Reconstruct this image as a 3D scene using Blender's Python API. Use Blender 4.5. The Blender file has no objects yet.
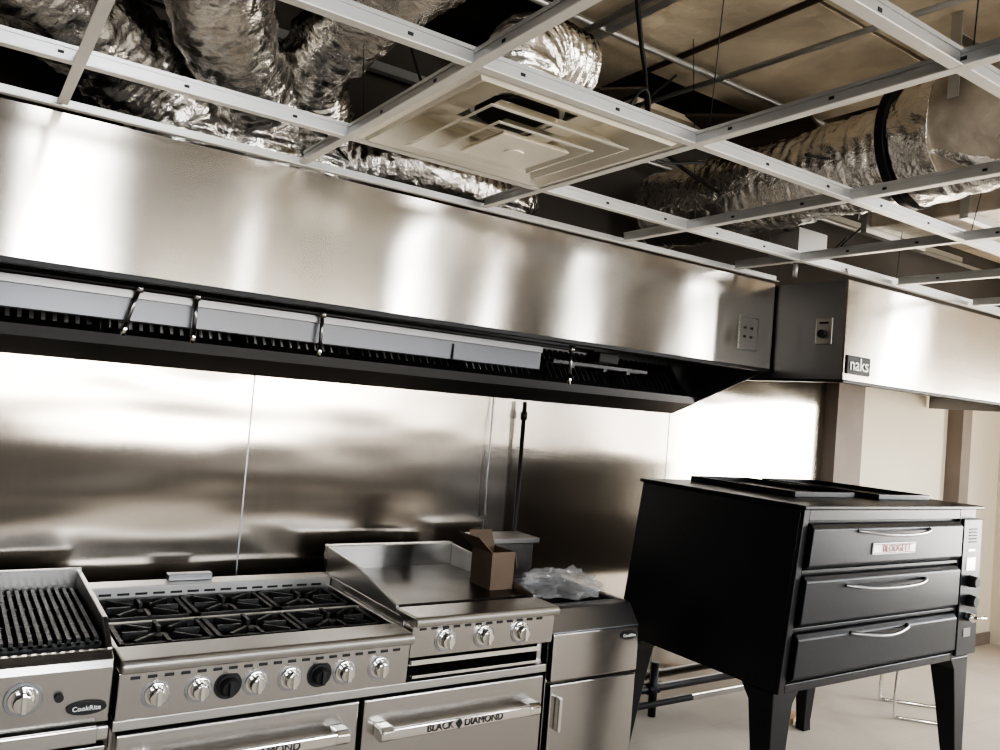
import bpy, bmesh, math, random
from mathutils import Vector, Matrix, noise
random.seed(7)
D=bpy.data; C=bpy.context
scene=C.scene
# ------------------------------------------------------------ materials
def newmat(name):
    m=D.materials.new(name); m.use_nodes=True
    nt=m.node_tree; b=nt.nodes['Principled BSDF']
    return m,nt,b
def N(nt,t,**k):
    n=nt.nodes.new(t)
    for a,v in k.items(): setattr(n,a,v)
    return n
def simple(name,col,rough=.5,metal=0,bump=0,bscale=20,var=0,vscale=4,coat=0,alpha=1,trans=0,stretch=(1,1,1)):
    m,nt,b=newmat(name)
    b.inputs['Base Color'].default_value=(*col,1)
    b.inputs['Roughness'].default_value=rough
    b.inputs['Metallic'].default_value=metal
    b.inputs['Coat Weight'].default_value=coat
    b.inputs['Transmission Weight'].default_value=trans
    b.inputs['Alpha'].default_value=alpha
    tc=N(nt,'ShaderNodeTexCoord'); mp=N(nt,'ShaderNodeMapping'); mp.inputs['Scale'].default_value=stretch
    nt.links.new(tc.outputs['Object'],mp.inputs['Vector'])
    if var:
        nz=N(nt,'ShaderNodeTexNoise'); nz.inputs['Scale'].default_value=vscale; nz.inputs['Detail'].default_value=6
        nt.links.new(mp.outputs[0],nz.inputs['Vector'])
        cr=N(nt,'ShaderNodeValToRGB')
        cr.color_ramp.elements[0].position=.3; cr.color_ramp.elements[1].position=.7
        cr.color_ramp.elements[0].color=(*[max(0,c*(1-var)) for c in col],1)
        cr.color_ramp.elements[1].color=(*[min(1,c*(1+var)) for c in col],1)
        nt.links.new(nz.outputs['Fac'],cr.inputs['Fac']); nt.links.new(cr.outputs[0],b.inputs['Base Color'])
    if bump:
        nz=N(nt,'ShaderNodeTexNoise'); nz.inputs['Scale'].default_value=bscale; nz.inputs['Detail'].default_value=5
        nt.links.new(mp.outputs[0],nz.inputs['Vector'])
        bp=N(nt,'ShaderNodeBump'); bp.inputs['Strength'].default_value=bump; bp.inputs['Distance'].default_value=.02
        nt.links.new(nz.outputs['Fac'],bp.inputs['Height']); nt.links.new(bp.outputs[0],b.inputs['Normal'])
    return m
def steel(name,col,rough,tangent,aniso,wave=0,wscale=(1,1,1),grain=(1,1,200),gstr=.03,wdist=.02):
    m,nt,b=newmat(name)
    b.inputs['Base Color'].default_value=(*col,1); b.inputs['Metallic'].default_value=1
    b.inputs['Anisotropic'].default_value=aniso
    cx=N(nt,'ShaderNodeCombineXYZ')
    for i in range(3): cx.inputs[i].default_value=tangent[i]
    nt.links.new(cx.outputs[0],b.inputs['Tangent'])
    tc=N(nt,'ShaderNodeTexCoord')
    mp=N(nt,'ShaderNodeMapping'); mp.inputs['Scale'].default_value=grain
    nt.links.new(tc.outputs['Object'],mp.inputs['Vector'])
    nz=N(nt,'ShaderNodeTexNoise'); nz.inputs['Scale'].default_value=3; nz.inputs['Detail'].default_value=3
    nt.links.new(mp.outputs[0],nz.inputs['Vector'])
    mr=N(nt,'ShaderNodeMapRange'); mr.inputs['To Min'].default_value=rough-.02; mr.inputs['To Max'].default_value=rough+.02
    nt.links.new(nz.outputs['Fac'],mr.inputs['Value']); nt.links.new(mr.outputs[0],b.inputs['Roughness'])
    last=None
    if gstr:
        bp=N(nt,'ShaderNodeBump'); bp.inputs['Strength'].default_value=gstr; bp.inputs['Distance'].default_value=.001
        nt.links.new(nz.outputs['Fac'],bp.inputs['Height']); last=bp
    if wave:
        mp2=N(nt,'ShaderNodeMapping'); mp2.inputs['Scale'].default_value=wscale
        nt.links.new(tc.outputs['Object'],mp2.inputs['Vector'])
        n2=N(nt,'ShaderNodeTexNoise'); n2.inputs['Scale'].default_value=1; n2.inputs['Detail'].default_value=1.0
        nt.links.new(mp2.outputs[0],n2.inputs['Vector'])
        b2=N(nt,'ShaderNodeBump'); b2.inputs['Strength'].default_value=wave; b2.inputs['Distance'].default_value=wdist
        nt.links.new(n2.outputs['Fac'],b2.inputs['Height'])
        if last: nt.links.new(last.outputs[0],b2.inputs['Normal'])
        last=b2
    if last: nt.links.new(last.outputs[0],b.inputs['Normal'])
    return m
M={}
TZ=(.06,.36,.93)
M['hood']=steel('brushed_steel_hood',(.50,.465,.42),.17,(0,.05,1),.95,wave=.35,wscale=(1.9,1,.6),grain=(1,1,40),gstr=0)
M['wallsteel']=steel('brushed_steel_wall',(.55,.505,.45),.16,(1,0,.05),.75,wave=.7,wscale=(1.3,1,3.8),grain=(30,1,1),wdist=.011,gstr=0)
M['steel']=steel('steel_appliance',(.45,.435,.415),.24,TZ,.5,wave=.3,wscale=(5,5,5),wdist=.004,grain=(1,1,60),gstr=0)
M['steelplain']=simple('steel_plain',(.45,.44,.42),.34,1)
M['steeltop']=simple('steel_top',(.42,.41,.39),.33,1)
M['filter']=simple('filter_steel',(.28,.28,.29),.36,1)
M['chrome']=simple('chrome',(.8,.79,.77),.12,1)
M['iron']=simple('cast_iron',(.018,.018,.018),.5,0,bump=.3,bscale=60)
M['griddle']=simple('griddle_plate',(.12,.11,.10),.35,1,var=.3)
M['black']=simple('black_plastic',(.010,.010,.011),.6)
M['blackgap']=simple('cavity_shade',(.006,.006,.006),.8)  # near-black colour stands in for shade inside openings and gaps
M['pipe']=simple('black_pipe',(.02,.02,.022),.45,.5)
M['oven']=simple('oven_black_enamel',(.010,.010,.012),.36,.2,bump=.02,bscale=90,var=.15)
M['ovend']=simple('oven_door_enamel',(.020,.022,.026),.33,.5,bump=.02,bscale=90)
M['handlesteel']=simple('oven_handle_steel',(.30,.30,.31),.28,1)
M['foil']=simple('duct_foil',(.90,.88,.85),.23,1,bump=1,bscale=15,var=.06,vscale=9)
M['foil2']=simple('duct_wrap',(.42,.37,.31),.45,.4,bump=.8,bscale=8,var=.35,vscale=5)
M['tee']=simple('grid_tee_paint',(.70,.68,.64),.4,.1,var=.06)
M['teeweb']=simple('grid_tee_galv',(.50,.50,.49),.35,.8)
M['diff']=simple('diffuser_enamel',(.88,.84,.74),.2,.4)
M['deck']=simple('roof_panel',(.58,.50,.385),.9,0,bump=.6,bscale=9,var=.32,vscale=2.2)
M['deckdark']=simple('roof_deck_void_shade',(.03,.026,.022),.9,0,var=.4)  # near-black colour stands in for the unlit void above the grid
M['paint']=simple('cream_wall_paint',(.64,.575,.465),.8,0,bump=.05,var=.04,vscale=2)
M['paintdark']=simple('room_paint_and_void_shade',(.075,.066,.058),.85,0,bump=.05,var=.1,vscale=2)
M['brown']=simple('pilaster_paint',(.20,.165,.14),.7,0,var=.1)
M['cardboard']=simple('cardboard',(.13,.092,.065),.8,0,var=.1,vscale=6)
M['wood']=simple('pine',(.5,.34,.18),.7,0,var=.2,vscale=8)
M['white']=simple('white_metal',(.85,.85,.83),.4)
M['plastic']=simple('clear_plastic_wrap',(.6,.6,.6),.10,0,alpha=.30)
M['rubber']=simple('cable_black',(.01,.01,.01),.5)
M['frame']=simple('window_frame',(.08,.08,.08),.4,.5)
M['red']=simple('badge_red',(.30,.04,.03),.4)
M['kraft']=simple('dark_board',(.06,.042,.03),.8,var=.2)
M['channel']=steel('channel_steel',(.17,.175,.19),.4,TZ,.5,gstr=0)
M['trough']=simple('trough_steel',(.085,.085,.088),.38,1)
# floor tile
def floor_mat():
    m,nt,b=newmat('floor_tile')
    tc=N(nt,'ShaderNodeTexCoord'); br=N(nt,'ShaderNodeTexBrick'); br.offset=0; br.squash=1
    br.inputs['Scale'].default_value=1; br.inputs['Brick Width'].default_value=.61; br.inputs['Row Height'].default_value=.61
    br.inputs['Mortar Size'].default_value=.002
    br.inputs['Color1'].default_value=(.60,.54,.46,1); br.inputs['Color2'].default_value=(.61,.55,.47,1); br.inputs['Mortar'].default_value=(.52,.47,.40,1)
    nt.links.new(tc.outputs['Object'],br.inputs['Vector'])
    nz=N(nt,'ShaderNodeTexNoise'); nz.inputs['Scale'].default_value=3; nz.inputs['Detail'].default_value=8
    nt.links.new(tc.outputs['Object'],nz.inputs['Vector'])
    mx=N(nt,'ShaderNodeMixRGB',blend_type='MULTIPLY'); mx.inputs[0].default_value=.3
    nt.links.new(br.outputs['Color'],mx.inputs[1]); nt.links.new(nz.outputs['Fac'],mx.inputs[2]); nt.links.new(mx.outputs[0],b.inputs['Base Color'])
    b.inputs['Roughness'].default_value=.75
    return m
M['floor']=floor_mat()
# ------------------------------------------------------------ geometry helpers
def empty(name,loc=(0,0,0)):
    o=D.objects.new(name,None); scene.collection.objects.link(o); o.location=loc; o.empty_display_size=.1
    return o
def link(name,bm,mat,parent=None,smooth=False):
    me=D.meshes.new(name); bm.normal_update(); bm.to_mesh(me); bm.free()
    me.materials.append(M[mat] if isinstance(mat,str) else mat)
    o=D.objects.new(name,me); scene.collection.objects.link(o)
    if parent: o.parent=parent
    if smooth:
        for p in me.polygons: p.use_smooth=True
    return o
def addbox(bm,x0,x1,y0,y1,z0,z1,rot=None,piv=None):
    vs=[bm.verts.new((x,y,z)) for x in(x0,x1) for y in(y0,y1) for z in(z0,z1)]
    for f in((0,1,3,2),(4,6,7,5),(0,4,5,1),(2,3,7,6),(0,2,6,4),(1,5,7,3)): bm.faces.new([vs[i] for i in f])
    if rot is not None:
        p=Vector(piv) if piv else Vector(((x0+x1)/2,(y0+y1)/2,(z0+z1)/2))
        for v in vs: v.co=rot@(v.co-p)+p
    return vs
def bev(o,w,seg=2):
    m=o.modifiers.new('bevel','BEVEL'); m.width=w; m.segments=seg; m.limit_method='ANGLE'; m.angle_limit=math.radians(35)
    return o
def box(name,x0,x1,y0,y1,z0,z1,mat,parent=None,b=0,rot=None,piv=None):
    bm=bmesh.new(); addbox(bm,x0,x1,y0,y1,z0,z1,rot,piv); o=link(name,bm,mat,parent)
    if b: bev(o,b)
    return o
def boxes(name,lst,mat,parent=None,b=0):
    bm=bmesh.new()
    for l in lst: addbox(bm,*l)
    o=link(name,bm,mat,parent)
    if b: bev(o,b)
    return o
def prism(name,prof,x0,x1,mat,parent=None,b=0,axis='X'):
    """prof: list of (y,z) extruded along X (or (x,z) along Y, (x,y) along Z)"""
    bm=bmesh.new()
    def P(a,p,q): return (a,p,q) if axis=='X' else ((p,a,q) if axis=='Y' else (p,q,a))
    A=[bm.verts.new(P(x0,*p)) for p in prof]; B=[bm.verts.new(P(x1,*p)) for p in prof]
    n=len(prof); bm.faces.new(A); bm.faces.new(B[::-1])
    for i in range(n): bm.faces.new((A[i],B[i],B[(i+1)%n],A[(i+1)%n]))
    bmesh.ops.recalc_face_normals(bm,faces=bm.faces)
    o=link(name,bm,mat,parent)
    if b: bev(o,b)
    return o
def addcyl(bm,p0,p1,r0,r1=None,seg=20):
    r1=r0 if r1 is None else r1
    p0=Vector(p0);p1=Vector(p1); d=(p1-p0).normalized()
    a=d.orthogonal().normalized(); c=d.cross(a)
    A=[];B=[]
    for i in range(seg):
        t=2*math.pi*i/seg; v=a*math.cos(t)+c*math.sin(t)
        A.append(bm.verts.new(p0+v*r0)); B.append(bm.verts.new(p1+v*r1))
    bm.faces.new(A[::-1]); bm.faces.new(B)
    for i in range(seg):
        f=bm.faces.new((A[i],A[(i+1)%seg],B[(i+1)%seg],B[i])); f.smooth=True
def cyl(name,p0,p1,r,mat,parent=None,r1=None,seg=20,b=0):
    bm=bmesh.new(); addcyl(bm,p0,p1,r,r1,seg); o=link(name,bm,mat,parent)
    if b: bev(o,b)
    return o
def cyls(name,lst,mat,parent=None,seg=12):
    bm=bmesh.new()
    for l in lst: addcyl(bm,l[0],l[1],l[2],None,seg)
    return link(name,bm,mat,parent)
def catmull(pts,n):
    P=[Vector(p) for p in pts]; P=[2*P[0]-P[1]]+P+[2*P[-1]-P[-2]]; out=[]
    for i in range(1,len(P)-2):
        for k in range(n):
            t=k/n;a,b,c,d=P[i-1],P[i],P[i+1],P[i+2]
            out.append(.5*((2*b)+(c-a)*t+(2*a-5*b+4*c-d)*t*t+(3*b-a-3*c+d)*t**3))
    out.append(P[-2]); return out
def tube(name,pts,r,mat,parent=None,n=8,seg=12,rf=None,cap=True):
    L=catmull(pts,n); bm=bmesh.new(); rings=[]; up=None; dist=0
    for i,p in enumerate(L):
        d=(L[min(i+1,len(L)-1)]-L[max(i-1,0)]).normalized()
        if up is None: up=d.orthogonal().normalized()
        up=(up-d*up.dot(d)).normalized(); c=d.cross(up)
        if i: dist+=(p-L[i-1]).length
        ring=[]
        for k in range(seg):
            t=2*math.pi*k/seg; v=up*math.cos(t)+c*math.sin(t)
            rr=r if rf is None else rf(r,dist,t,p)
            ring.append(bm.verts.new(p+v*rr))
        rings.append(ring)
    for a,b in zip(rings,rings[1:]):
        for k in range(seg): bm.faces.new((a[k],a[(k+1)%seg],b[(k+1)%seg],b[k])).smooth=True
    if cap: bm.faces.new(rings[0][::-1]); bm.faces.new(rings[-1])
    return link(name,bm,mat,parent)
def text(name,s,loc,size,mat,parent=None,rot=(math.pi/2,0,0),ext=.001):
    cu=D.curves.new(name,'FONT'); cu.body=s; cu.size=size; cu.align_x='CENTER'; cu.align_y='CENTER'; cu.extrude=ext
    cu.materials.append(M[mat]); o=D.objects.new(name,cu); scene.collection.objects.link(o); o.location=loc; o.rotation_euler=rot
    if parent:o.parent=parent
    return o
# ------------------------------------------------------------ room shell
WX0,WX1,WY0,WY1,ROOF,HI,KY=-4.0,7.5,-4.5,3.4,3.35,5.0,-.15
box('floor',WX0-.2,WX1+.2,WY0-.2,WY1+.2,-.1,0,'floor')
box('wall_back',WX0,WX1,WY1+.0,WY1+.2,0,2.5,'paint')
box('wall_back_upper',WX0,WX1,WY1+.0,WY1+.2,2.5,ROOF,'paintdark')  # dark colour stands in for the shade of the ceiling void
# stainless wall cladding sheets, 1.2 m wide, above range
p=empty('stainless_wall_cladding')
xs=[-3.75,-2.55,-1.35,-.15,1.05,2.25,3.49,4.98]
for i in range(len(xs)-1):
    o=box('steel_sheet_%d'%(i+1),xs[i]+.002,xs[i+1]-.002,WY1-.012,WY1-.001,.02,2.1,'wallsteel',p)
for x in xs[1:-1]:
    box('seam_strip',x-.003,x+.003,WY1-.014,WY1-.0125,.02,2.1,'filter',p)
box('base_gap',WX0+.3,4.98,WY1-.02,WY1-.0125,.0,.03,'steel',p)
box('wall_left',WX0-.2,WX0,WY0,WY1,0,HI,'paintdark')
# openings helper (rows of openings stacked by height band)
def wall_with_openings(name,axis,pos,thick,a0,a1,z0,z1,ops,mat):
    bm=bmesh.new()
    zs=sorted({z0,z1}|{o[2] for o in ops}|{o[3] for o in ops})
    us=sorted({a0,a1}|{o[0] for o in ops}|{o[1] for o in ops})
    for w0,w1 in zip(zs,zs[1:]):
        run=None
        for u0,u1 in list(zip(us,us[1:]))+[(None,None)]:
            solid=u0 is not None and not any(o[0]<=u0+1e-6 and o[1]>=u1-1e-6 and o[2]<=w0+1e-6 and o[3]>=w1-1e-6 for o in ops)
            if solid:
                run=[u0,u1] if run is None else [run[0],u1]
            elif run is not None:
                if axis=='Y': addbox(bm,run[0],run[1],pos,pos+thick,w0,w1)
                else: addbox(bm,pos,pos+thick,run[0],run[1],w0,w1)
                run=None
    return link(name,bm,mat)
def window(name,axis,pos,op,nmull=1,trans=None):
    u0,u1,w0,w1=op; e=empty(name); t=.03; L=[]
    def add(a,b,c,d):
        if axis=='Y': L.append((a,b,pos-.03,pos+.03,c,d))
        else: L.append((pos-.03,pos+.03,a,b,c,d))
    add(u0,u0+t,w0,w1);add(u1-t,u1,w0,w1);add(u0+t,u1-t,w0,w0+t);add(u0+t,u1-t,w1-t,w1)
    for i in range(nmull):
        c=u0+(u1-u0)*(i+1)/(nmull+1); add(c-t/2,c+t/2,w0+t,w1-t)
    boxes('frame',L,'frame',e)
    ld=D.lights.new(name+'_daylight','AREA'); ld.shape='RECTANGLE'; ld.size=u1-u0; ld.size_y=w1-w0; ld.cycles.is_portal=True
    lo=D.objects.new('daylight_portal',ld); scene.collection.objects.link(lo); lo.parent=e
    c=(u0+u1)/2; z=(w0+w1)/2
    if axis=='Y': lo.location=(c,pos-.1,z)
    else: lo.location=(pos+.1,c,z)
    d=Vector((0,1,0)) if axis=='Y' else Vector((-1,0,0))
    lo.rotation_euler=d.to_track_quat('-Z','Y').to_euler()
front=[(-3.2,-2.4,1.2,4.7),(.40,1.35,1.2,4.7),(1.6,4.7,1.25,1.9),(2.75,2.90,2.1,4.2),(5.0,5.45,1.2,4.7),(6.15,6.45,1.2,4.7)]  # unseen windows, sized and placed so their reflections streak the steel
wall_with_openings('wall_front','Y',WY0-.2,.2,WX0,WX1,0,HI,front,'paintdark')
for i,o in enumerate(front): window('window_%d'%(i+1),'Y',WY0-.1,o,2 if i==2 else 0,None)
right=[(-4.0,-3.55,.9,4.5),(-1.70,-1.25,.9,4.5),(-.45,1.75,.5,2.05),(.05,.42,2.2,3.15)]  # unseen side windows, cut to put bright bands on cladding and hoods
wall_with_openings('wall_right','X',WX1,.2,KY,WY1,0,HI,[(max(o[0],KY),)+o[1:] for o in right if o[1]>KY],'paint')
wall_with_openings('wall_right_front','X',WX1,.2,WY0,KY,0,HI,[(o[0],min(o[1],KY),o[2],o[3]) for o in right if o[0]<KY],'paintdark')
for i,o in enumerate(right): window('window_%d'%(i+7),'X',WX1+.1,o,1 if i==2 else 0,None)
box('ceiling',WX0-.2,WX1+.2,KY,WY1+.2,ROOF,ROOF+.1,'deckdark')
box('added_ceiling_high',WX0-.2,WX1+.2,WY0-.2,KY,HI,HI+.1,'paintdark')  # added high ceiling, lets tall windows reflect up the whole hood
box('added_wall_soffit',WX0,WX1,KY,KY+.1,ROOF+.1,HI,'paintdark')  # added step up to the made-up high front room
# beige roof panels under the deck (some missing / broken)
e=empty('roof_panels')
for (x0,x1,y0,y1,r) in [(1.25,2.45,-.1,.6,0),(1.25,2.45,.62,1.82,0),(1.85,2.45,1.84,3.38,.0),(2.47,3.67,-.1,.6,0),(2.47,3.67,.62,1.82,0),(2.47,3.5,1.84,2.7,0),
   (3.69,4.9,-.1,.6,0),(3.69,4.9,.62,1.82,0),(3.85,4.9,1.9,3.38,0),(4.92,6.1,-.1,1.2,0),(4.92,6.1,1.22,3.38,0),(6.12,7.4,0,3.38,0),(2.7,3.4,3.0,3.38,0)]:
    box('panel',x0,x1,y0,y1,3.22,3.25,'deck',e)
boxes('beam',[(WX0,WX1,2.55,2.62,3.255,3.34),(2.455,2.465,-.1,3.38,3.2,3.22)],'kraft',e)
# pilaster, column on back wall
box('trim_1',4.99,5.30,3.30,3.4,0,2.5,'brown')
box('trim_2',6.62,6.76,3.28,3.4,0,2.5,'brown')
box('baseboard_back',5.34,7.49,3.385,3.4,0,.1,'brown')

# ------------------------------------------------------------ main exhaust hood
HF=2.72; HT=2.41; HB=1.955; HX0=-2.6; HX1=3.5; RB=1.70
e=empty('exhaust_hood')
box('front_panel',HX0,HX1,HF,HF+.012,HB,HT,'hood',e)
prism('front_lip',[(HF-.004,HB-.006),(HF-.004,HB+.010),(HF+.0,HB+.010),(HF+.05,HB+.02),(HF+.06,HB+.02),(HF+.045,HB-.006)],HX0,HX1,'pipe',e)
box('top_panel',HX0,HX1,HF+.012,3.38,HT-.012,HT,'filter',e)
for nm,x in (('end_panel_1',HX0),('end_panel_2',HX1-.012)):
    prism(nm,[(HF+.012,HB),(HF+.012,HT-.012),(3.385,HT-.012),(3.385,RB)],x,x+.012,'filter',e)
box('rear_panel',HX0+.012,HX1-.012,3.36,3.385,RB,HT-.012,'filter',e)
prism('grease_trough',[(3.36,RB),(3.20,RB+.06),(3.19,RB+.10),(3.205,RB+.10),(3.215,RB+.075),(3.36,RB+.03)],HX0+.02,HX1-.02,'trough',e)
bm=bmesh.new(); bm2=bmesh.new()
x=HX0+.04
while x<HX1-.55:
    R=Matrix.Rotation(math.radians(-38),3,'X'); piv=(0,3.22,1.80)
    addbox(bm,x,x+.49,3.22,3.245,1.80,1.83,R,piv); addbox(bm,x,x+.49,3.22,3.245,2.17,2.20,R,piv)
    addbox(bm,x,x+.02,3.22,3.245,1.83,2.17,R,piv); addbox(bm,x+.47,x+.49,3.22,3.245,1.83,2.17,R,piv)
    k=x+.03
    while k<x+.46:
        addbox(bm2,k,k+.022,3.224,3.232,1.83,2.17,R,piv); k+=.036
    x+=.5
link('filter_frames',bm,'pipe',e); link('filter_baffles',bm2,'pipe',e)
prism('inner_channel',[(2.985,1.838),(2.98,1.925),(2.99,1.93),(3.06,1.93),(3.06,1.90),(3.02,1.838)],HX0+.02,2.22,'channel',e,.003)
box('channel_top_strip',HX0+.02,2.22,2.97,2.979,1.915,1.945,'filter',e,.002)
boxes('channel_joints',[(a,a+.004,2.974,2.984,1.84,1.904) for a in(-1.8,-.6,1.75)],'pipe',e)
cyl('suppression_pipe',(HX0+.03,2.95,1.95),(2.5,2.95,1.95),.009,'pipe',e)
for i,(x,dx) in enumerate([(.50,-.03),(.687,0),(1.15,0),(2.37,0)]):
    cyl('nozzle_stem_%d'%i,(x,2.95,1.95),(x+dx,2.95,1.83),.007,'handlesteel',e)
    cyl('nozzle_tip_%d'%i,(x+dx,2.95,1.83),(x+dx*1.3,2.95,1.785),.011,'chrome',e,r1=.008)
    cyl('nozzle_cap_%d'%i,(x,2.95,1.935),(x,2.95,1.965),.014,'steel',e)
box('detector_box',2.5,2.62,2.9,3.0,1.90,1.95,'pipe',e,.006)
boxes('detector_bracket',[(2.3,2.9,2.99,3.02,1.88,1.895),(2.3,2.9,3.05,3.08,1.88,1.895),(2.4,2.42,2.98,3.1,1.865,1.878),(2.75,2.77,2.98,3.1,1.865,1.878),(2.6,2.62,2.98,3.1,1.865,1.878)],'trough',e)
boxes('cover_plate_edge',[(3.24,3.38,HF-.004,HF-.0005,2.045,2.21)],'hood',e,.002)
boxes('cover_plate_outline',[(3.236,3.384,HF-.0025,HF-.0003,2.041,2.214)],'filter',e)
boxes('cover_plate_sockets',[(3.275,3.29,HF-.007,HF-.004,2.105,2.115),(3.275,3.29,HF-.007,HF-.004,2.15,2.16),(3.325,3.34,HF-.007,HF-.004,2.105,2.115),(3.325,3.34,HF-.007,HF-.004,2.15,2.16)],'black',e)
# ------------------------------------------------------------ second hood (over deck oven)
e=empty('oven_hood'); F2=2.31;X2=3.515;X3=6.3;B2=1.92
box('front_panel',X2,X3,F2,F2+.012,B2,2.40,'hood',e)
box('side_panel',X2,X2+.012,F2+.012,3.38,B2,2.40,'filter',e)
box('side_panel_far',X3-.012,X3,F2+.012,3.38,B2,2.40,'filter',e)
box('top_panel',X2+.012,X3-.012,F2+.012,3.38,2.388,2.40,'filter',e)
boxes('lip',[(X2,X3,F2-.004,F2+.05,B2-.014,B2),(X2,X2+.05,F2+.05,3.38,B2-.014,B2)],'pipe',e,.002)  # dark material imitates the shade under the hood edge
box('switch_plate',X2-.006,X2-.0005,2.38,2.47,2.09,2.22,'steeltop',e,.003)
cyl('switch_knob',(X2-.03,2.425,2.14),(X2-.006,2.425,2.14),.02,'black',e)
boxes('switch_marks',[(X2-.008,X2-.006,2.40,2.45,2.19,2.20)],'black',e)
box('name_plate',X2+.02,X2+.21,F2-.008,F2-.0005,1.950,2.04,'black',e,.003)
text('name_text','naks',(X2+.115,F2-.010,1.997),.088,'white',e)

# ------------------------------------------------------------ ceiling grid
e=empty('suspended_ceiling_grid')
GZ=2.43
ys=[.145,.88,1.605,2.33]; gx=[-.55,.2,.935,1.675,2.415,3.16,3.9,4.65]
bmf=bmesh.new(); bmw=bmesh.new(); bms=bmesh.new()
def teeX(y,x0,x1,w=.014,h=.045):
    addbox(bmf,x0,x1,y-w,y+w,GZ,GZ+.003); addbox(bmw,x0,x1,y-.002,y+.002,GZ+.003,GZ+h); addbox(bmw,x0,x1,y-.005,y+.005,GZ+h-.01,GZ+h)
def teeY(x,y0,y1,w=.014,h=.04):
    addbox(bmf,x-w,x+w,y0,y1,GZ-.0008,GZ+.0022); addbox(bmw,x-.002,x+.002,y0,y1,GZ+.002,GZ+h); addbox(bmw,x-.005,x+.005,y0,y1,GZ+h-.01,GZ+h)
for y in ys: teeX(y,-3.0,6.0)
for x in gx: teeY(x,-.1,2.70 if x<3.4 else 2.29)
addbox(bmf,HX0,3.5,HF-.024,HF,GZ-.01,GZ-.007); addbox(bmw,HX0,3.5,HF-.003,HF,GZ-.007,GZ+.02)
addbox(bmf,3.5,6.0,F2-.024,F2,GZ-.01,GZ-.007); addbox(bmw,3.5,6.0,F2-.003,F2,GZ-.007,GZ+.02)
for y in ys:
    x=-2.9
    while x<6: addbox(bms,x,x+.014,y-.0028,y+.0028,GZ+.018,GZ+.026); x+=.305
for x in gx:
    y=-.05
    while y<2.25: addbox(bms,x-.0028,x+.0028,y,y+.014,GZ+.016,GZ+.024); y+=.305
link('tee_flanges',bmf,'tee',e); link('tee_webs',bmw,'teeweb',e); link('tee_slots',bms,'black',e)
W=[]
for y in ys:
    for i,x in enumerate(gx):
        if (i+int(y*10))%2: W.append(((x+.05,y,GZ+.04),(x+.05+random.uniform(-.12,.12),y+random.uniform(-.1,.1),3.24),.0016))
cyls('hanger_wires',W,'pipe',e,6)

# ------------------------------------------------------------ square diffuser in tile
e=empty('ceiling_air_diffuser'); cx,cy=1.305,1.967; 
def sqring(bm,a0,z0,a1,z1,t=.002):
    A=[(-a0,-a0),(a0,-a0),(a0,a0),(-a0,a0)];B=[(-a1,-a1),(a1,-a1),(a1,a1),(-a1,a1)]
    VA=[bm.verts.new((cx+p[0],cy+p[1],z0)) for p in A]; VB=[bm.verts.new((cx+p[0],cy+p[1],z1)) for p in B]
    for i in range(4): bm.faces.new((VA[i],VA[(i+1)%4],VB[(i+1)%4],VB[i]))
    return VA,VB
bm=bmesh.new()
sqring(bm,.352,GZ+.004,.33,GZ+.004); sqring(bm,.33,GZ+.004,.32,GZ-.004); sqring(bm,.32,GZ-.004,.21,GZ+.075); sqring(bm,.21,GZ+.075,.13,GZ+.078)
sqring(bm,.235,GZ-.016,.228,GZ-.018); sqring(bm,.228,GZ-.018,.16,GZ+.035)
sqring(bm,.165,GZ-.024,.158,GZ-.026); sqring(bm,.158,GZ-.026,.10,GZ+.015)
va,vb=sqring(bm,.115,GZ-.032,.105,GZ-.020); bm.faces.new(va)
o=link('louver_cones',bm,'diff',e); s=o.modifiers.new('s','SOLIDIFY'); s.thickness=.003; s.offset=1
cyl('damper_disc',(cx,cy,GZ-.036),(cx,cy,GZ-.032),.03,'diff',e)
cyl('neck',(cx,cy,GZ+.09),(cx,cy,GZ+.15),.14,'teeweb',e,seg=32)
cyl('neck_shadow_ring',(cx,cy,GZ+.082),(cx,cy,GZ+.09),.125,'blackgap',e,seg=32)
boxes('spokes',[(cx-.2,cx+.2,cy-.004,cy+.004,GZ+.01,GZ+.016),(cx-.004,cx+.004,cy-.2,cy-.005,GZ+.01,GZ+.016),(cx-.004,cx+.004,cy+.005,cy+.2,GZ+.01,GZ+.016)],'diff',e)

# ------------------------------------------------------------ ducts
def crinkle(amp,ring=.0,freq=0):
    def f(r,d,t,p):
        n=noise.noise(Vector((p.x*7+math.cos(t)*2.2,p.y*7+math.sin(t)*2.2,p.z*7+t*.01)))
        n2=noise.noise(Vector((p.x*22+math.cos(t)*6,p.y*22+math.sin(t)*6,p.z*22)))
        return r*(1+amp*n+amp*.5*n2)+ring*math.sin(d*freq)
    return f
tube('flexible_duct',[(-.75,1.9,2.95),(-.3,2.25,2.85),(.03,2.65,2.80),(.38,2.98,2.72),(.60,3.05,2.60),(.62,3.07,2.49)],.175,'foil',None,n=26,seg=40,rf=crinkle(.14,.005,130))
tube('flexible_duct.001',[(.30,1.55,2.95),(.42,2.05,2.80),(.62,2.6,2.74),(.84,2.98,2.68),(.88,3.05,2.49)],.15,'foil',None,n=26,seg=40,rf=crinkle(.12,.005,130))
tube('flexible_duct.002',[(1.35,1.5,3.05),(1.10,1.9,2.95),(.98,2.4,2.86),(1.0,2.9,2.82),(1.15,3.10,2.66),(1.15,3.13,2.49)],.13,'foil',None,n=26,seg=40,rf=crinkle(.12,.005,130))
tube('flexible_duct.003',[(1.2,3.15,2.5),(1.30,3.05,2.56),(1.45,2.96,2.58),(1.75,2.96,2.58),(1.9,3.0,2.57)],.10,'foil',None,n=20,seg=32,rf=crinkle(.14,.004,150))
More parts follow.
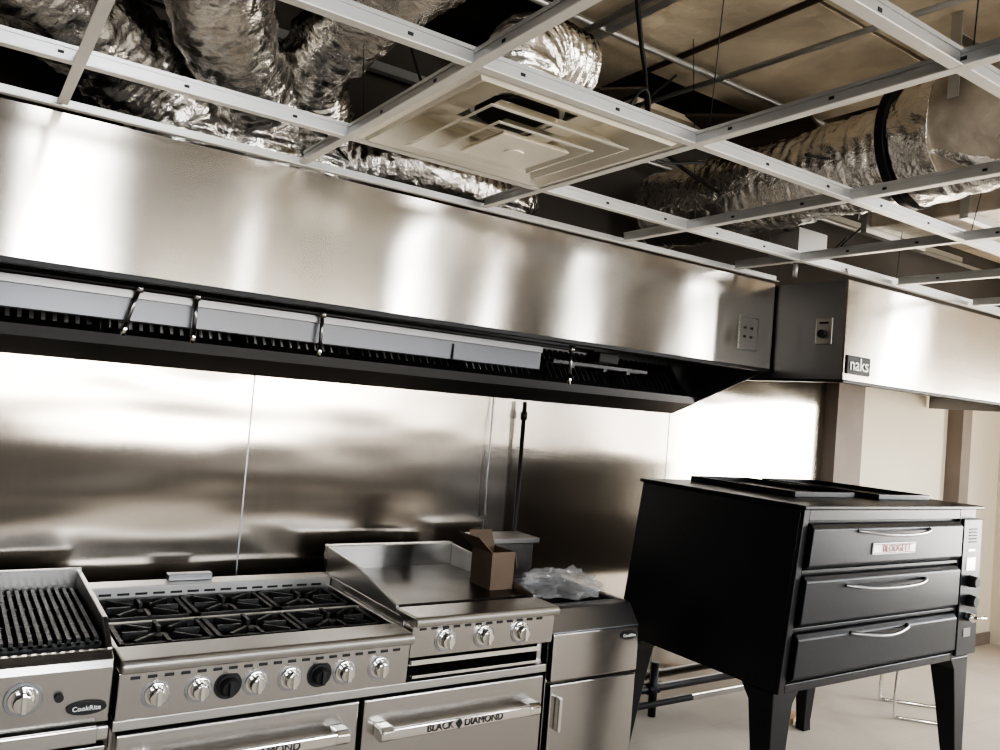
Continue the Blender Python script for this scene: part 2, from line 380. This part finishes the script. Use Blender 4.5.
tube('flexible_duct.004',[(1.305,1.967,2.585),(1.32,1.98,2.68),(1.42,2.05,2.76),(1.56,2.10,2.78),(1.62,2.11,2.78)],.115,'foil',None,n=20,seg=40,rf=crinkle(.05,.006,150))
tube('flexible_duct.005',[(1.95,2.98,2.50),(1.97,2.98,2.58),(2.1,3.1,2.62)],.10,'foil',None,n=16,seg=30,rf=crinkle(.08,.006,150))
e=empty('insulated_main_duct')
tube('duct_wrap',[(3.22,0,2.90),(3.2,.5,2.90),(3.18,1.0,2.89),(3.15,1.72,2.87)],.235,'foil2',e,n=40,seg=48,rf=crinkle(.05,.0,1))
tube('foil_section',[(3.16,1.72,2.84),(3.12,2.3,2.80),(3.05,3.15,2.76)],.20,'foil',e,n=50,seg=56,rf=crinkle(.10,.003,120))
tube('foil_under',[(3.20,.1,2.87),(3.17,1.25,2.86),(3.16,1.74,2.85)],.224,'foil',e,n=40,seg=48,rf=crinkle(.13,.0,120))
tube('tape_collar',[(3.16,1.64,2.86),(3.16,1.72,2.86),(3.16,1.80,2.855)],.25,'foil',e,n=20,seg=48,rf=crinkle(.07,.0,120))
tube('collar_band',[(3.16,1.805,2.855),(3.16,1.82,2.855),(3.16,1.84,2.855)],.262,'pipe',e,n=4,seg=48)
boxes('strap',[(2.90,3.42,1.52,1.56,3.13,3.134),(2.895,2.90,1.52,1.56,2.9,3.215),(3.42,3.425,1.52,1.56,2.9,3.215)],'teeweb',e)
e=empty('rectangular_duct')
box('duct_body',3.80,4.30,1.2,2.4,2.72,3.0,'foil2',e,.01)
boxes('flange',[(3.77,4.33,1.9,1.94,2.69,3.03),(3.77,4.33,2.4,2.43,2.69,3.03)],'teeweb',e)
e=empty('junction_box')
box('box',3.3,3.5,2.45,2.62,2.50,2.62,'teeweb',e,.006); box('lid',3.29,3.51,2.44,2.449,2.49,2.63,'teeweb',e)
cyl('drop',(3.4,2.53,2.41),(3.4,2.53,2.5),.012,'teeweb',e)
e=empty('electrical_conduit_run')
cyls('conduits',[((-1.5,2.45,3.17),(6,2.45,3.17),.013),((2.0,3.25,3.05),(7,3.25,3.05),.013),((1.9,.2,3.12),(1.9,3.3,3.12),.014),((2.75,-.05,3.13),(2.55,3.3,3.13),.012),((3.5,2.9,3.1),(6.5,2.9,3.1),.02)],'teeweb',e)
boxes('struts',[(-2,6.5,3.30,3.34,3.09,3.13),(2.0,2.04,-.1,3.38,3.16,3.2),(-2,1.2,2.15,2.19,3.15,3.19)],'teeweb',e)
e=empty('hanging_cables')
random.seed(11)
for i in range(9):
    x=random.uniform(-.2,3.6); y=random.uniform(1.9,3.1); pts=[]
    for k in range(5): pts.append((x+k*.22+random.uniform(-.06,.06),y+random.uniform(-.12,.12),3.0+random.uniform(-.28,.12)-(.2 if k in(1,2,3) else 0)))
    tube('cable_%d'%i,pts,.006,'rubber',e,n=6,seg=6)
tube('flex_conduit',[(1.75,2.0,3.1),(2.0,2.2,2.95),(2.5,2.6,2.85),(3.1,2.6,2.7),(3.4,2.53,2.62)],.009,'pipe',e,n=10,seg=8)
e=empty('broken_board_scraps')
box('scrap_1',2.95,3.5,2.35,2.95,3.12,3.135,'kraft',e,rot=Matrix.Rotation(.15,3,'X')@Matrix.Rotation(.4,3,'Z'))
box('scrap_2',3.75,4.15,1.1,1.3,3.1,3.115,'wood',e,rot=Matrix.Rotation(.2,3,'Y'))
box('scrap_3',2.2,2.5,2.7,3.2,3.1,3.11,'kraft',e,rot=Matrix.Rotation(-.3,3,'Y'))

# ------------------------------------------------------------ knobs
def knob(x,y,z,parent,i,r=.03,black=False,tilt=0):
    bm=bmesh.new()
    addcyl(bm,(x,y,z),(x,y-.008,z-.001),r*1.15,r*1.1,28)
    addcyl(bm,(x,y-.008,z-.001),(x,y-.034,z-.004),r*.86,r*.72,28)
    addbox(bm,x-.006,x+.006,y-.046,y-.03,z-r*.75,z+r*.7)
    o=link('knob_%d'%i,bm,'black' if black else 'chrome',parent); bev(o,.002,2)
    bm=bmesh.new(); addcyl(bm,(x,y+.001,z),(x,y-.003,z),r*1.4,r*1.35,28); link('knob_bezel_%d'%i,bm,'filter' if not black else 'black',parent)
def handle(x0,x1,y,z,parent,i,label=None):
    bm=bmesh.new()
    addbox(bm,x0+.03,x1-.03,y-.062,y-.047,z-.019,z+.019)
    o=link('handle_bar_%d'%i,bm,'chrome',parent); bev(o,.006,3)
    for k,(a,b) in enumerate(((x0,x0+.05),(x1-.05,x1))):
        prism('handle_end_%d_%d'%(i,k),[(y,z+.022),(y-.05,z+.024),(y-.066,z+.014),(y-.066,z-.014),(y-.05,z-.024),(y,z-.022)],a,b,'chrome',parent,.006)
    if label: text('handle_label_%d'%i,label,((x0+x1)/2,y-.0635,z),.034,'black',parent)

# ------------------------------------------------------------ charbroiler on stand
e=empty('charbroiler')
GX0,GX1=-.185,.448
boxes('body',[(GX0+.01,GX1-.01,2.50,3.2,.66,.86)],'steel',e)
prism('control_panel',[(2.455,.70),(2.445,.852),(2.455,.875),(2.50,.885),(2.52,.885),(2.52,.70)],GX0,GX1,'steel',e,.004)
box('lower_trim',GX0,GX1,2.44,2.5,.655,.695,'steelplain',e,.006)
boxes('grease_tray_front',[(GX0+.03,GX1-.03,2.425,2.44,.655,.70)],'steel',e,.004)
for nm,x in(('side_splash_1',GX0),('side_splash_2',GX1-.014)):
    prism(nm,[(2.50,.86),(2.50,.89),(2.62,.945),(3.2,.955),(3.2,.66),(2.50,.70)],x,x+.014,'steelplain',e,.003)
box('back_splash',GX0,GX1,3.2,3.215,.66,.965,'steel',e,.003)
box('cavity',GX0+.014,GX1-.014,2.53,3.19,.8601,.868,'blackgap',e)
L=[]
x=GX0+.03
while x<GX1-.03:
    L.append((x,x+.011,2.56,3.17,.885,.905)); x+=.0235
for y in(2.56,2.76,2.96,3.15): L.append((GX0+.02,GX1-.02,y,y+.012,.872,.892))
boxes('grates',L,'iron',e)
boxes('vent_slots',[(GX0+.03+.04*i,GX0+.055+.04*i,2.4485,2.4535,.846,.852) for i in range(15)],'black',e)
knob(.235,2.447,.79,e,1,.033); knob(-.03,2.447,.79,e,2,.033)
cyl('gas_valve',(.318,2.447,.785),(.318,2.435,.785),.011,'black',e)
def badge(x,y,z,w,h,parent,nm,txt,back='black'):
    bm=bmesh.new(); n=28
    A=[bm.verts.new((x+w/2*math.cos(2*math.pi*i/n),y,z+h/2*math.sin(2*math.pi*i/n))) for i in range(n)]
    B=[bm.verts.new((v.co.x,y-.004,v.co.z)) for v in A]
    bm.faces.new(B); 
    for i in range(n): bm.faces.new((A[i],A[(i+1)%n],B[(i+1)%n],B[i]))
    link(nm,bm,back,parent)
    text(nm+'_text',txt,(x,y-.006,z),h*.5,'white',parent)
badge(.388,2.4475,.748,.10,.036,e,'badge','CookRite')
boxes('stand',[(GX0,GX1,2.47,3.22,.60,.6295),(GX0+.02,GX1-.02,2.5,3.2,.22,.245)],'steel',e,.003)
boxes('feet',[(a,a+.03,b,b+.03,.6295,.66) for a in(GX0+.03,GX1-.06) for b in(2.51,3.1)],'black',e)
cyls('stand_legs',[((a,b,.0),(a,b,.60),.02) for a in(GX0+.04,GX1-.04) for b in(2.52,3.17)],'steel',e)

# ------------------------------------------------------------ 60 inch range: six burners + raised griddle
e=empty('gas_range')
RX0,RX1,RG=.46,1.975,1.365
box('body',RX0,RX1,2.50,3.24,.15,.70,'steel',e,.003)
box('burner_deck_body',RX0,RG,2.50,3.24,.70,.825,'steelplain',e,.002)
prism('burner_control_panel',[(2.44,.70),(2.432,.835),(2.50,.835),(2.50,.70)],RX0,RG-.002,'steel',e,.003)
prism('bullnose',[(2.405,.838),(2.40,.86),(2.41,.875),(2.54,.878),(2.55,.838)],RX0,RG-.002,'steelplain',e,.006)
boxes('vent_slots',[(RX0+.03+.045*i,RX0+.055+.045*i,2.431,2.4345,.815,.823) for i in range(19)],'black',e)
L=[.563,.680,.762,.845,.953,1.047,1.133,1.254]
for i,x in enumerate(L): knob(x,2.437,.768,e,i+1,.030,black=(i in(2,5)))
box('cooktop_pan',RX0+.01,RG-.01,2.555,3.14,.826,.832,'blackgap',e)
boxes('cooktop_rails',[(RX0,RX0+.012,2.55,3.24,.826,.872),(RG-.014,RG-.002,2.55,3.24,.826,.872),(RX0+.012,RG-.014,2.825,2.85,.833,.863)],'steelplain',e,.002)
bm=bmesh.new(); bmb=bmesh.new()
w=(RG-RX0-.05)/3
for cxi in range(3):
    for r,(y0,y1) in enumerate(((2.58,2.81),(2.865,3.12))):
        x0=RX0+.022+cxi*w; x1=x0+w-.01; mx=(x0+x1)/2; my=(y0+y1)/2; z0,z1=.850,.868
        for b in((x0,x1,y0,y0+.014),(x0,x1,y1-.014,y1),(x0,x0+.014,y0,y1),(x1-.014,x1,y0,y1)): addbox(bm,*b,z0,z1)
        for k in range(8):
            a=k*math.pi/4+.0001; R=Matrix.Rotation(a,3,'Z')
            ln=.115 if k%2==0 else .135
            addbox(bm,mx+.04,mx+ln,my-.006,my+.006,z0,z1+.004,R,(mx,my,z0))
        addcyl(bmb,(mx,my,.832),(mx,my,.848),.05,.045,24); addcyl(bmb,(mx,my,.848),(mx,my,.858),.03,.022,24)
link('burner_grates',bm,'iron',e); link('burner_heads',bmb,'iron',e)
box('rear_guard',RX0,RG-.002,3.14,3.24,.826,.905,'steelplain',e,.004)
boxes('rear_guard_slots',[(RX0+.04+.06*i,RX0+.08+.06*i,3.137,3.1395,.875,.883) for i in range(14)],'black',e)
box('rear_flue',.74,.90,3.19,3.235,.905,.93,'filter',e,.003)
for i,(a,b) in enumerate(((RX0+.012,1.205),(1.222,RX1-.012))):
    box('oven_door_%d'%(i+1),a,b,2.455,2.499,.215,.655,'steel',e,.006)
    handle(a+.04,b-.05,2.455,.570 if i==0 else .555,e,i+1,'BLACK\u2666DIAMOND')
boxes('door_gap',[(RX0+.005,RX1-.005,2.497,2.4995,.656,.699),(1.206,1.221,2.49,2.4995,.2,.655)],'blackgap',e)
box('mid_rail',RX0,RX1,2.46,2.4965,.664,.694,'steelplain',e,.003)
box('kick_panel',RX0,RX1,2.48,2.4995,.15,.205,'steel',e,.003)
cyls('legs',[((a,b,.0),(a,b,.15),.025) for a in(RX0+.06,1.21,RX1-.06) for b in(2.56,3.17)],'steel',e)
boxes('griddle_body',[(RG,RX1,2.50,3.24,.78,.905)],'steelplain',e,.002)
boxes('broiler_walls',[(RG,RG+.02,2.50,3.24,.70,.78),(RX1-.02,RX1,2.50,3.24,.70,.78),(RG+.02,RX1-.02,3.0,3.24,.70,.78)],'steelplain',e)
box('broiler_cavity',RG+.02,RX1-.02,2.60,2.999,.7005,.7795,'blackgap',e)
boxes('broiler_rack',[(RG+.03,RX1-.03,2.47,2.49,.745,.762),(RG+.03,RX1-.03,2.49,2.6,.738,.744),(RG+.03,RX1-.03,2.46,2.475,.704,.714)]+[(RG+.05+.05*i,RG+.056+.05*i,2.475,2.6,.706,.712) for i in range(11)],'chrome',e)
prism('griddle_control_panel',[(2.44,.782),(2.432,.89),(2.50,.905),(2.50,.782)],RG+.001,RX1,'steel',e,.003)
prism('griddle_bullnose',[(2.405,.892),(2.40,.912),(2.41,.925),(2.56,.925),(2.56,.906),(2.49,.892)],RG,RX1,'steelplain',e,.005)
boxes('griddle_slots',[(RG+.03+.045*i,RG+.055+.045*i,2.431,2.4345,.875,.883) for i in range(12)],'black',e)
for i,x in enumerate((1.50,1.66,1.82)): knob(x,2.437,.838,e,i+9,.032)
box('griddle_plate',RG+.012,RX1-.012,2.60,3.2,.906,.922,'griddle',e)
for nm,x in(('griddle_side_splash_1',RG),('griddle_side_splash_2',RX1-.011)):
    prism(nm,[(2.562,.907),(2.562,.93),(2.95,1.0),(3.2,1.015),(3.2,.907)],x,x+.011,'steelplain',e,.002)
box('griddle_back_splash',RG,RX1,3.2,3.24,.906,1.02,'steel',e,.004)

# ------------------------------------------------------------ cardboard box on griddle
e=empty('cardboard_box')
bx0,bx1,by0,by1,bz=1.85,1.96,2.70,2.85,.923
boxes('walls',[(bx0,bx1,by0,by0+.004,bz,bz+.15),(bx0,bx1,by1-.004,by1,bz,bz+.15),(bx0,bx0+.004,by0+.004,by1-.004,bz,bz+.15),(bx1-.004,bx1,by0+.004,by1-.004,bz,bz+.15),(bx0+.004,bx1-.004,by0+.004,by1-.004,bz,bz+.004)],'cardboard',e)
box('flap_1',bx0-.09,bx0,by0,by1,bz+.148,bz+.151,'cardboard',e,rot=Matrix.Rotation(math.radians(42),3,'Y'),piv=(bx0,0,bz+.15))
box('flap_2',bx1,bx1+.07,by0,by1,bz+.148,bz+.151,'cardboard',e,rot=Matrix.Rotation(math.radians(75),3,'Y'),piv=(bx1,0,bz+.15))
box('flap_3',bx0,bx1,by1,by1+.07,bz+.148,bz+.151,'cardboard',e,rot=Matrix.Rotation(math.radians(60),3,'X'),piv=(0,by1,bz+.15))

# ------------------------------------------------------------ fryer
e=empty('deep_fryer'); fx0,fx1=2.03,2.485
box('cabinet',fx0,fx1,2.53,3.22,.14,.76,'steel',e,.003)
box('upper_front',fx0,fx1,2.495,2.529,.605,.79,'steel',e,.006)
box('door',fx0+.004,fx1-.004,2.495,2.529,.15,.595,'steel',e,.006)
prism('front_slope',[(2.50,.791),(2.56,.87),(2.60,.875),(2.60,.761),(2.53,.761)],fx0,fx1,'filter',e,.003)
boxes('tank_rim',[(fx0,fx0+.03,2.601,3.06,.761,.875),(fx1-.03,fx1,2.601,3.06,.761,.875),(fx0+.03,fx1-.03,3.02,3.06,.761,.875),(fx0+.03,fx1-.03,2.601,2.62,.761,.875)],'filter',e,.004)
box('tank_cavity',fx0+.03,fx1-.03,2.62,3.02,.761,.80,'blackgap',e)
box('flue_riser',fx0+.04,fx0+.30,3.07,3.22,.761,1.035,'steel',e,.004)
box('flue_cap',fx0+.02,fx0+.32,3.05,3.235,1.036,1.06,'steeltop',e,.003)
badge(fx1-.06,2.4945,.755,.09,.035,e,'badge','CookRite')
box('door_pull',fx0+.03,fx0+.045,2.465,2.494,.42,.55,'chrome',e,.003)
cyls('legs',[((a,b,.0),(a,b,.14),.022) for a in(fx0+.05,fx1-.05) for b in(2.57,3.15)],'steel',e)
bm=bmesh.new(); bmesh.ops.create_icosphere(bm,subdivisions=5,radius=1)
for v in bm.verts:
    n=noise.noise(v.co*2.3)*.35+abs(noise.noise(v.co*5))*.35+abs(noise.noise(v.co*11))*.12
    v.co=v.co*(.75+n); v.co.z=max(v.co.z,-.35)
    v.co=Vector((2.28+v.co.x*.19,2.78+v.co.y*.17,.903+v.co.z*.075))
link('crumpled_plastic_wrap',bm,'plastic')

# ------------------------------------------------------------ deck oven
e=empty('deck_oven'); ox0,ox1,oy0,oy1,oz0,oz1=2.78,4.15,1.95,2.84,.655,1.355
OV=e
strip=3.975
box('body',ox0,ox1,oy0+.02,oy1,oz0,oz1,'oven',e,.004)
box('top_cap',ox0-.012,ox1+.012,oy0-.012,oy1+.01,oz1+.0005,oz1+.016,'oven',e,.004)
boxes('front_frame',[(ox0,ox0+.035,oy0,oy0+.0195,oz0,oz1),(strip-.012,strip+.003,oy0,oy0+.0195,oz0,oz1),(ox0+.035,strip-.012,oy0,oy0+.0195,oz1-.045,oz1),(ox0+.035,strip-.012,oy0,oy0+.0195,oz0,oz0+.035),
   (ox0+.035,strip-.012,oy0,oy0+.0195,.885,.900),(ox0+.035,strip-.012,oy0,oy0+.0195,1.105,1.12)],'oven',e,.003)
def odoor(i,z0,z1,hz,hx0,hx1):
    prism('oven_door_%d'%i,[(oy0-.006,z0),(oy0-.022,z0+.015),(oy0-.022,z1-.02),(oy0-.004,z1),(oy0+.01,z1),(oy0+.01,z0)],ox0+.045,strip-.022,'ovend',e,.004)
    y=oy0-.022
    tube('door_handle_%d'%i,[(hx0,y+.002,hz+.01),(hx0+.03,y-.02,hz+.008),(hx0+.12,y-.04,hz),((hx0+hx1)/2,y-.045,hz-.004),(hx1-.12,y-.04,hz),(hx1-.03,y-.02,hz+.008),(hx1,y+.002,hz+.01)],.0075,'handlesteel' ,e,n=6,seg=10)
odoor(1,1.125,1.30,1.262,3.12,3.66); odoor(2,.905,1.098,1.045,3.08,3.66); odoor(3,.70,.878,.85,3.15,3.55)
box('name_plate',3.23,3.55,oy0-.028,oy0-.0222,1.172,1.220,'white',e,.003)
boxes('name_plate_border',[(3.238,3.542,oy0-.0295,oy0-.0282,1.177,1.180),(3.238,3.542,oy0-.0295,oy0-.0282,1.212,1.215)],'red',e)
text('name_plate_text','BLODGETT',(3.39,oy0-.0305,1.1955),.042,'red',e)
box('control_strip',strip+.006,ox1,oy0-.012,oy0+.0195,oz0+.02,oz1-.045,'ovend',e,.004)
for i,z in enumerate((1.02,.93)):
    cyl('dial_%d'%i,(4.06,oy0-.012,z),(4.06,oy0-.05,z),.028,'black',e,r1=.024,b=.002)
cyl('dial_lever',(4.06,oy0-.05,.855),(4.14,oy0-.055,.85),.008,'chrome',e); cyl('valve',(4.05,oy0-.012,.855),(4.05,oy0-.05,.855),.02,'chrome',e)
boxes('control_labels',[(4.02,4.10,oy0-.014,oy0-.0122,1.07,1.13),(4.03,4.09,oy0-.014,oy0-.0122,1.16,1.17),(4.03,4.09,oy0-.014,oy0-.0122,.76,.80)],'handlesteel',e)
boxes('strip_slots',[(4.03,4.10,oy0-.014,oy0-.0122,1.20+.015*i,1.206+.015*i) for i in range(5)],'black',e)
def leg(i,x,y,sx,sy):
    bm=bmesh.new()
    prof=[(.0,.036,.036),(.05,.034,.034),(.42,.058,.058),(.60,.072,.072),(.654,.095,.095)]
    prev=None
    for z,a,b in prof:
        xx=sorted((x,x+sx*a*1.6)); yy=sorted((y,y+sy*b*1.6))
        ring=[bm.verts.new(c) for c in((xx[0],yy[0],z),(xx[1],yy[0],z),(xx[1],yy[1],z),(xx[0],yy[1],z))]
        if prev is None: bm.faces.new(ring[::-1])
        else:
            for k in range(4): bm.faces.new((prev[k],prev[(k+1)%4],ring[(k+1)%4],ring[k]))
        prev=ring
    bm.faces.new(prev); o=link('leg_%d'%i,bm,'oven',e); bev(o,.004)
leg(1,ox0,oy0+.02,1,1); leg(2,ox1,oy0+.02,-1,1); leg(3,ox0,oy1,1,-1); leg(4,ox1,oy1,-1,-1)
for o in OV.children:
    if o.type=='MESH':
        for v in o.data.vertices:
            k=min(1,max(0,(oz1-v.co.z)/(oz1-oz0))); f=min(1,max(0,(ox1-v.co.x)/(ox1-ox0)))
            v.co.x-=.09*k*f
def tray(name,x0,x1,y0,y1,z):
    t=empty(name)
    box('base',x0+.01,x1-.01,y0+.01,y1-.01,z,z+.004,'oven',t)
    boxes('rim',[(x0,x1,y0,y0+.01,z,z+.024),(x0,x1,y1-.01,y1,z,z+.024),(x0,x0+.01,y0+.01,y1-.01,z,z+.024),(x1-.01,x1,y0+.01,y1-.01,z,z+.024)],'oven',t,.002)
    return t
tray('baking_tray',3.06,3.50,2.2,2.80,oz1+.0165)
tray('baking_tray',3.60,4.04,2.14,2.80,oz1+.0165)

# ------------------------------------------------------------ gas pipes on the wall
e=empty('gas_pipe')
px=2.41
cyls('riser',[((px,3.34,.12),(px,3.34,1.69),.011),((2.0,3.30,.15),(4.3,3.30,.15),.022),((2.0,3.26,.08),(3.7,3.26,.08),.018),((3.42,3.29,.0),(3.42,3.29,.30),.022)],'pipe',e)
cyls('couplings',[((px,3.34,1.60),(px,3.34,1.64),.018),((px,3.34,.98),(px,3.34,1.03),.018),((3.38,3.30,.15),(3.46,3.30,.15),.03)],'pipe',e)
tube('flex_line',[(2.24,3.37,1.69),(2.235,3.36,1.5),(2.23,3.36,1.3),(2.24,3.36,1.1)],.004,'filter',e)
# ------------------------------------------------------------ tubular stool behind oven, timber offcut
e=empty('tubular_metal_stool')
def T(n,*pts): tube(n,pts,.010,'chrome',e,n=6,seg=10)
T('sled_frame_1',(4.86,2.68,.46),(4.84,2.69,.25),(4.83,2.69,.03),(4.85,2.67,.011),(4.95,2.56,.011),(5.05,2.46,.011),(5.07,2.44,.03),(5.07,2.45,.25),(5.06,2.47,.46))
T('sled_frame_2',(5.08,2.90,.46),(5.07,2.91,.25),(5.06,2.92,.03),(5.08,2.90,.011),(5.18,2.79,.011),(5.28,2.69,.011),(5.30,2.67,.03),(5.30,2.68,.25),(5.28,2.70,.46))
prism('seat',[(4.83,2.68),(5.06,2.43),(5.32,2.69),(5.09,2.93)],.461,.50,'black',e,.01,axis='Z')
box('timber_offcut',4.10,4.26,2.90,2.95,0.001,.03,'wood',None,.003,rot=Matrix.Rotation(.4,3,'Z'))

# ------------------------------------------------------------ world + light
w=D.worlds.new('sky'); scene.world=w; w.use_nodes=True; nt=w.node_tree
bg=nt.nodes['Background']
tc=N(nt,'ShaderNodeTexCoord'); sx=N(nt,'ShaderNodeSeparateXYZ'); nt.links.new(tc.outputs['Generated'],sx.inputs[0])
cr=N(nt,'ShaderNodeValToRGB'); nt.links.new(sx.outputs['Z'],cr.inputs['Fac'])
cr.color_ramp.elements[0].position=0.0; cr.color_ramp.elements[0].color=(.88,.84,.77,1)
cr.color_ramp.elements[1].position=.06; cr.color_ramp.elements[1].color=(.93,.96,1,1)
nt.links.new(cr.outputs[0],bg.inputs['Color']); bg.inputs['Strength'].default_value=28
# ------------------------------------------------------------ camera
cam=D.cameras.new('camera'); co=D.objects.new('camera',cam); scene.collection.objects.link(co)
cam.sensor_width=36; cam.lens=29.34; cam.clip_start=.02
az=math.radians(33.9); pt=math.radians(2.3); rl=math.radians(4.74)
fwd=Vector((math.sin(az)*math.cos(pt),math.cos(az)*math.cos(pt),math.sin(pt)))
r0=Vector((math.cos(az),-math.sin(az),0)); u0=r0.cross(fwd)
rt=r0*math.cos(rl)+u0*math.sin(rl); up=u0*math.cos(rl)-r0*math.sin(rl)
mw=Matrix((rt,up,-fwd)).transposed().to_4x4(); mw.translation=(0,0,1.65)
co.matrix_world=mw; scene.camera=co
scene.view_settings.view_transform='AgX'; scene.view_settings.look='AgX - High Contrast'
scene.view_settings.exposure=-0.2
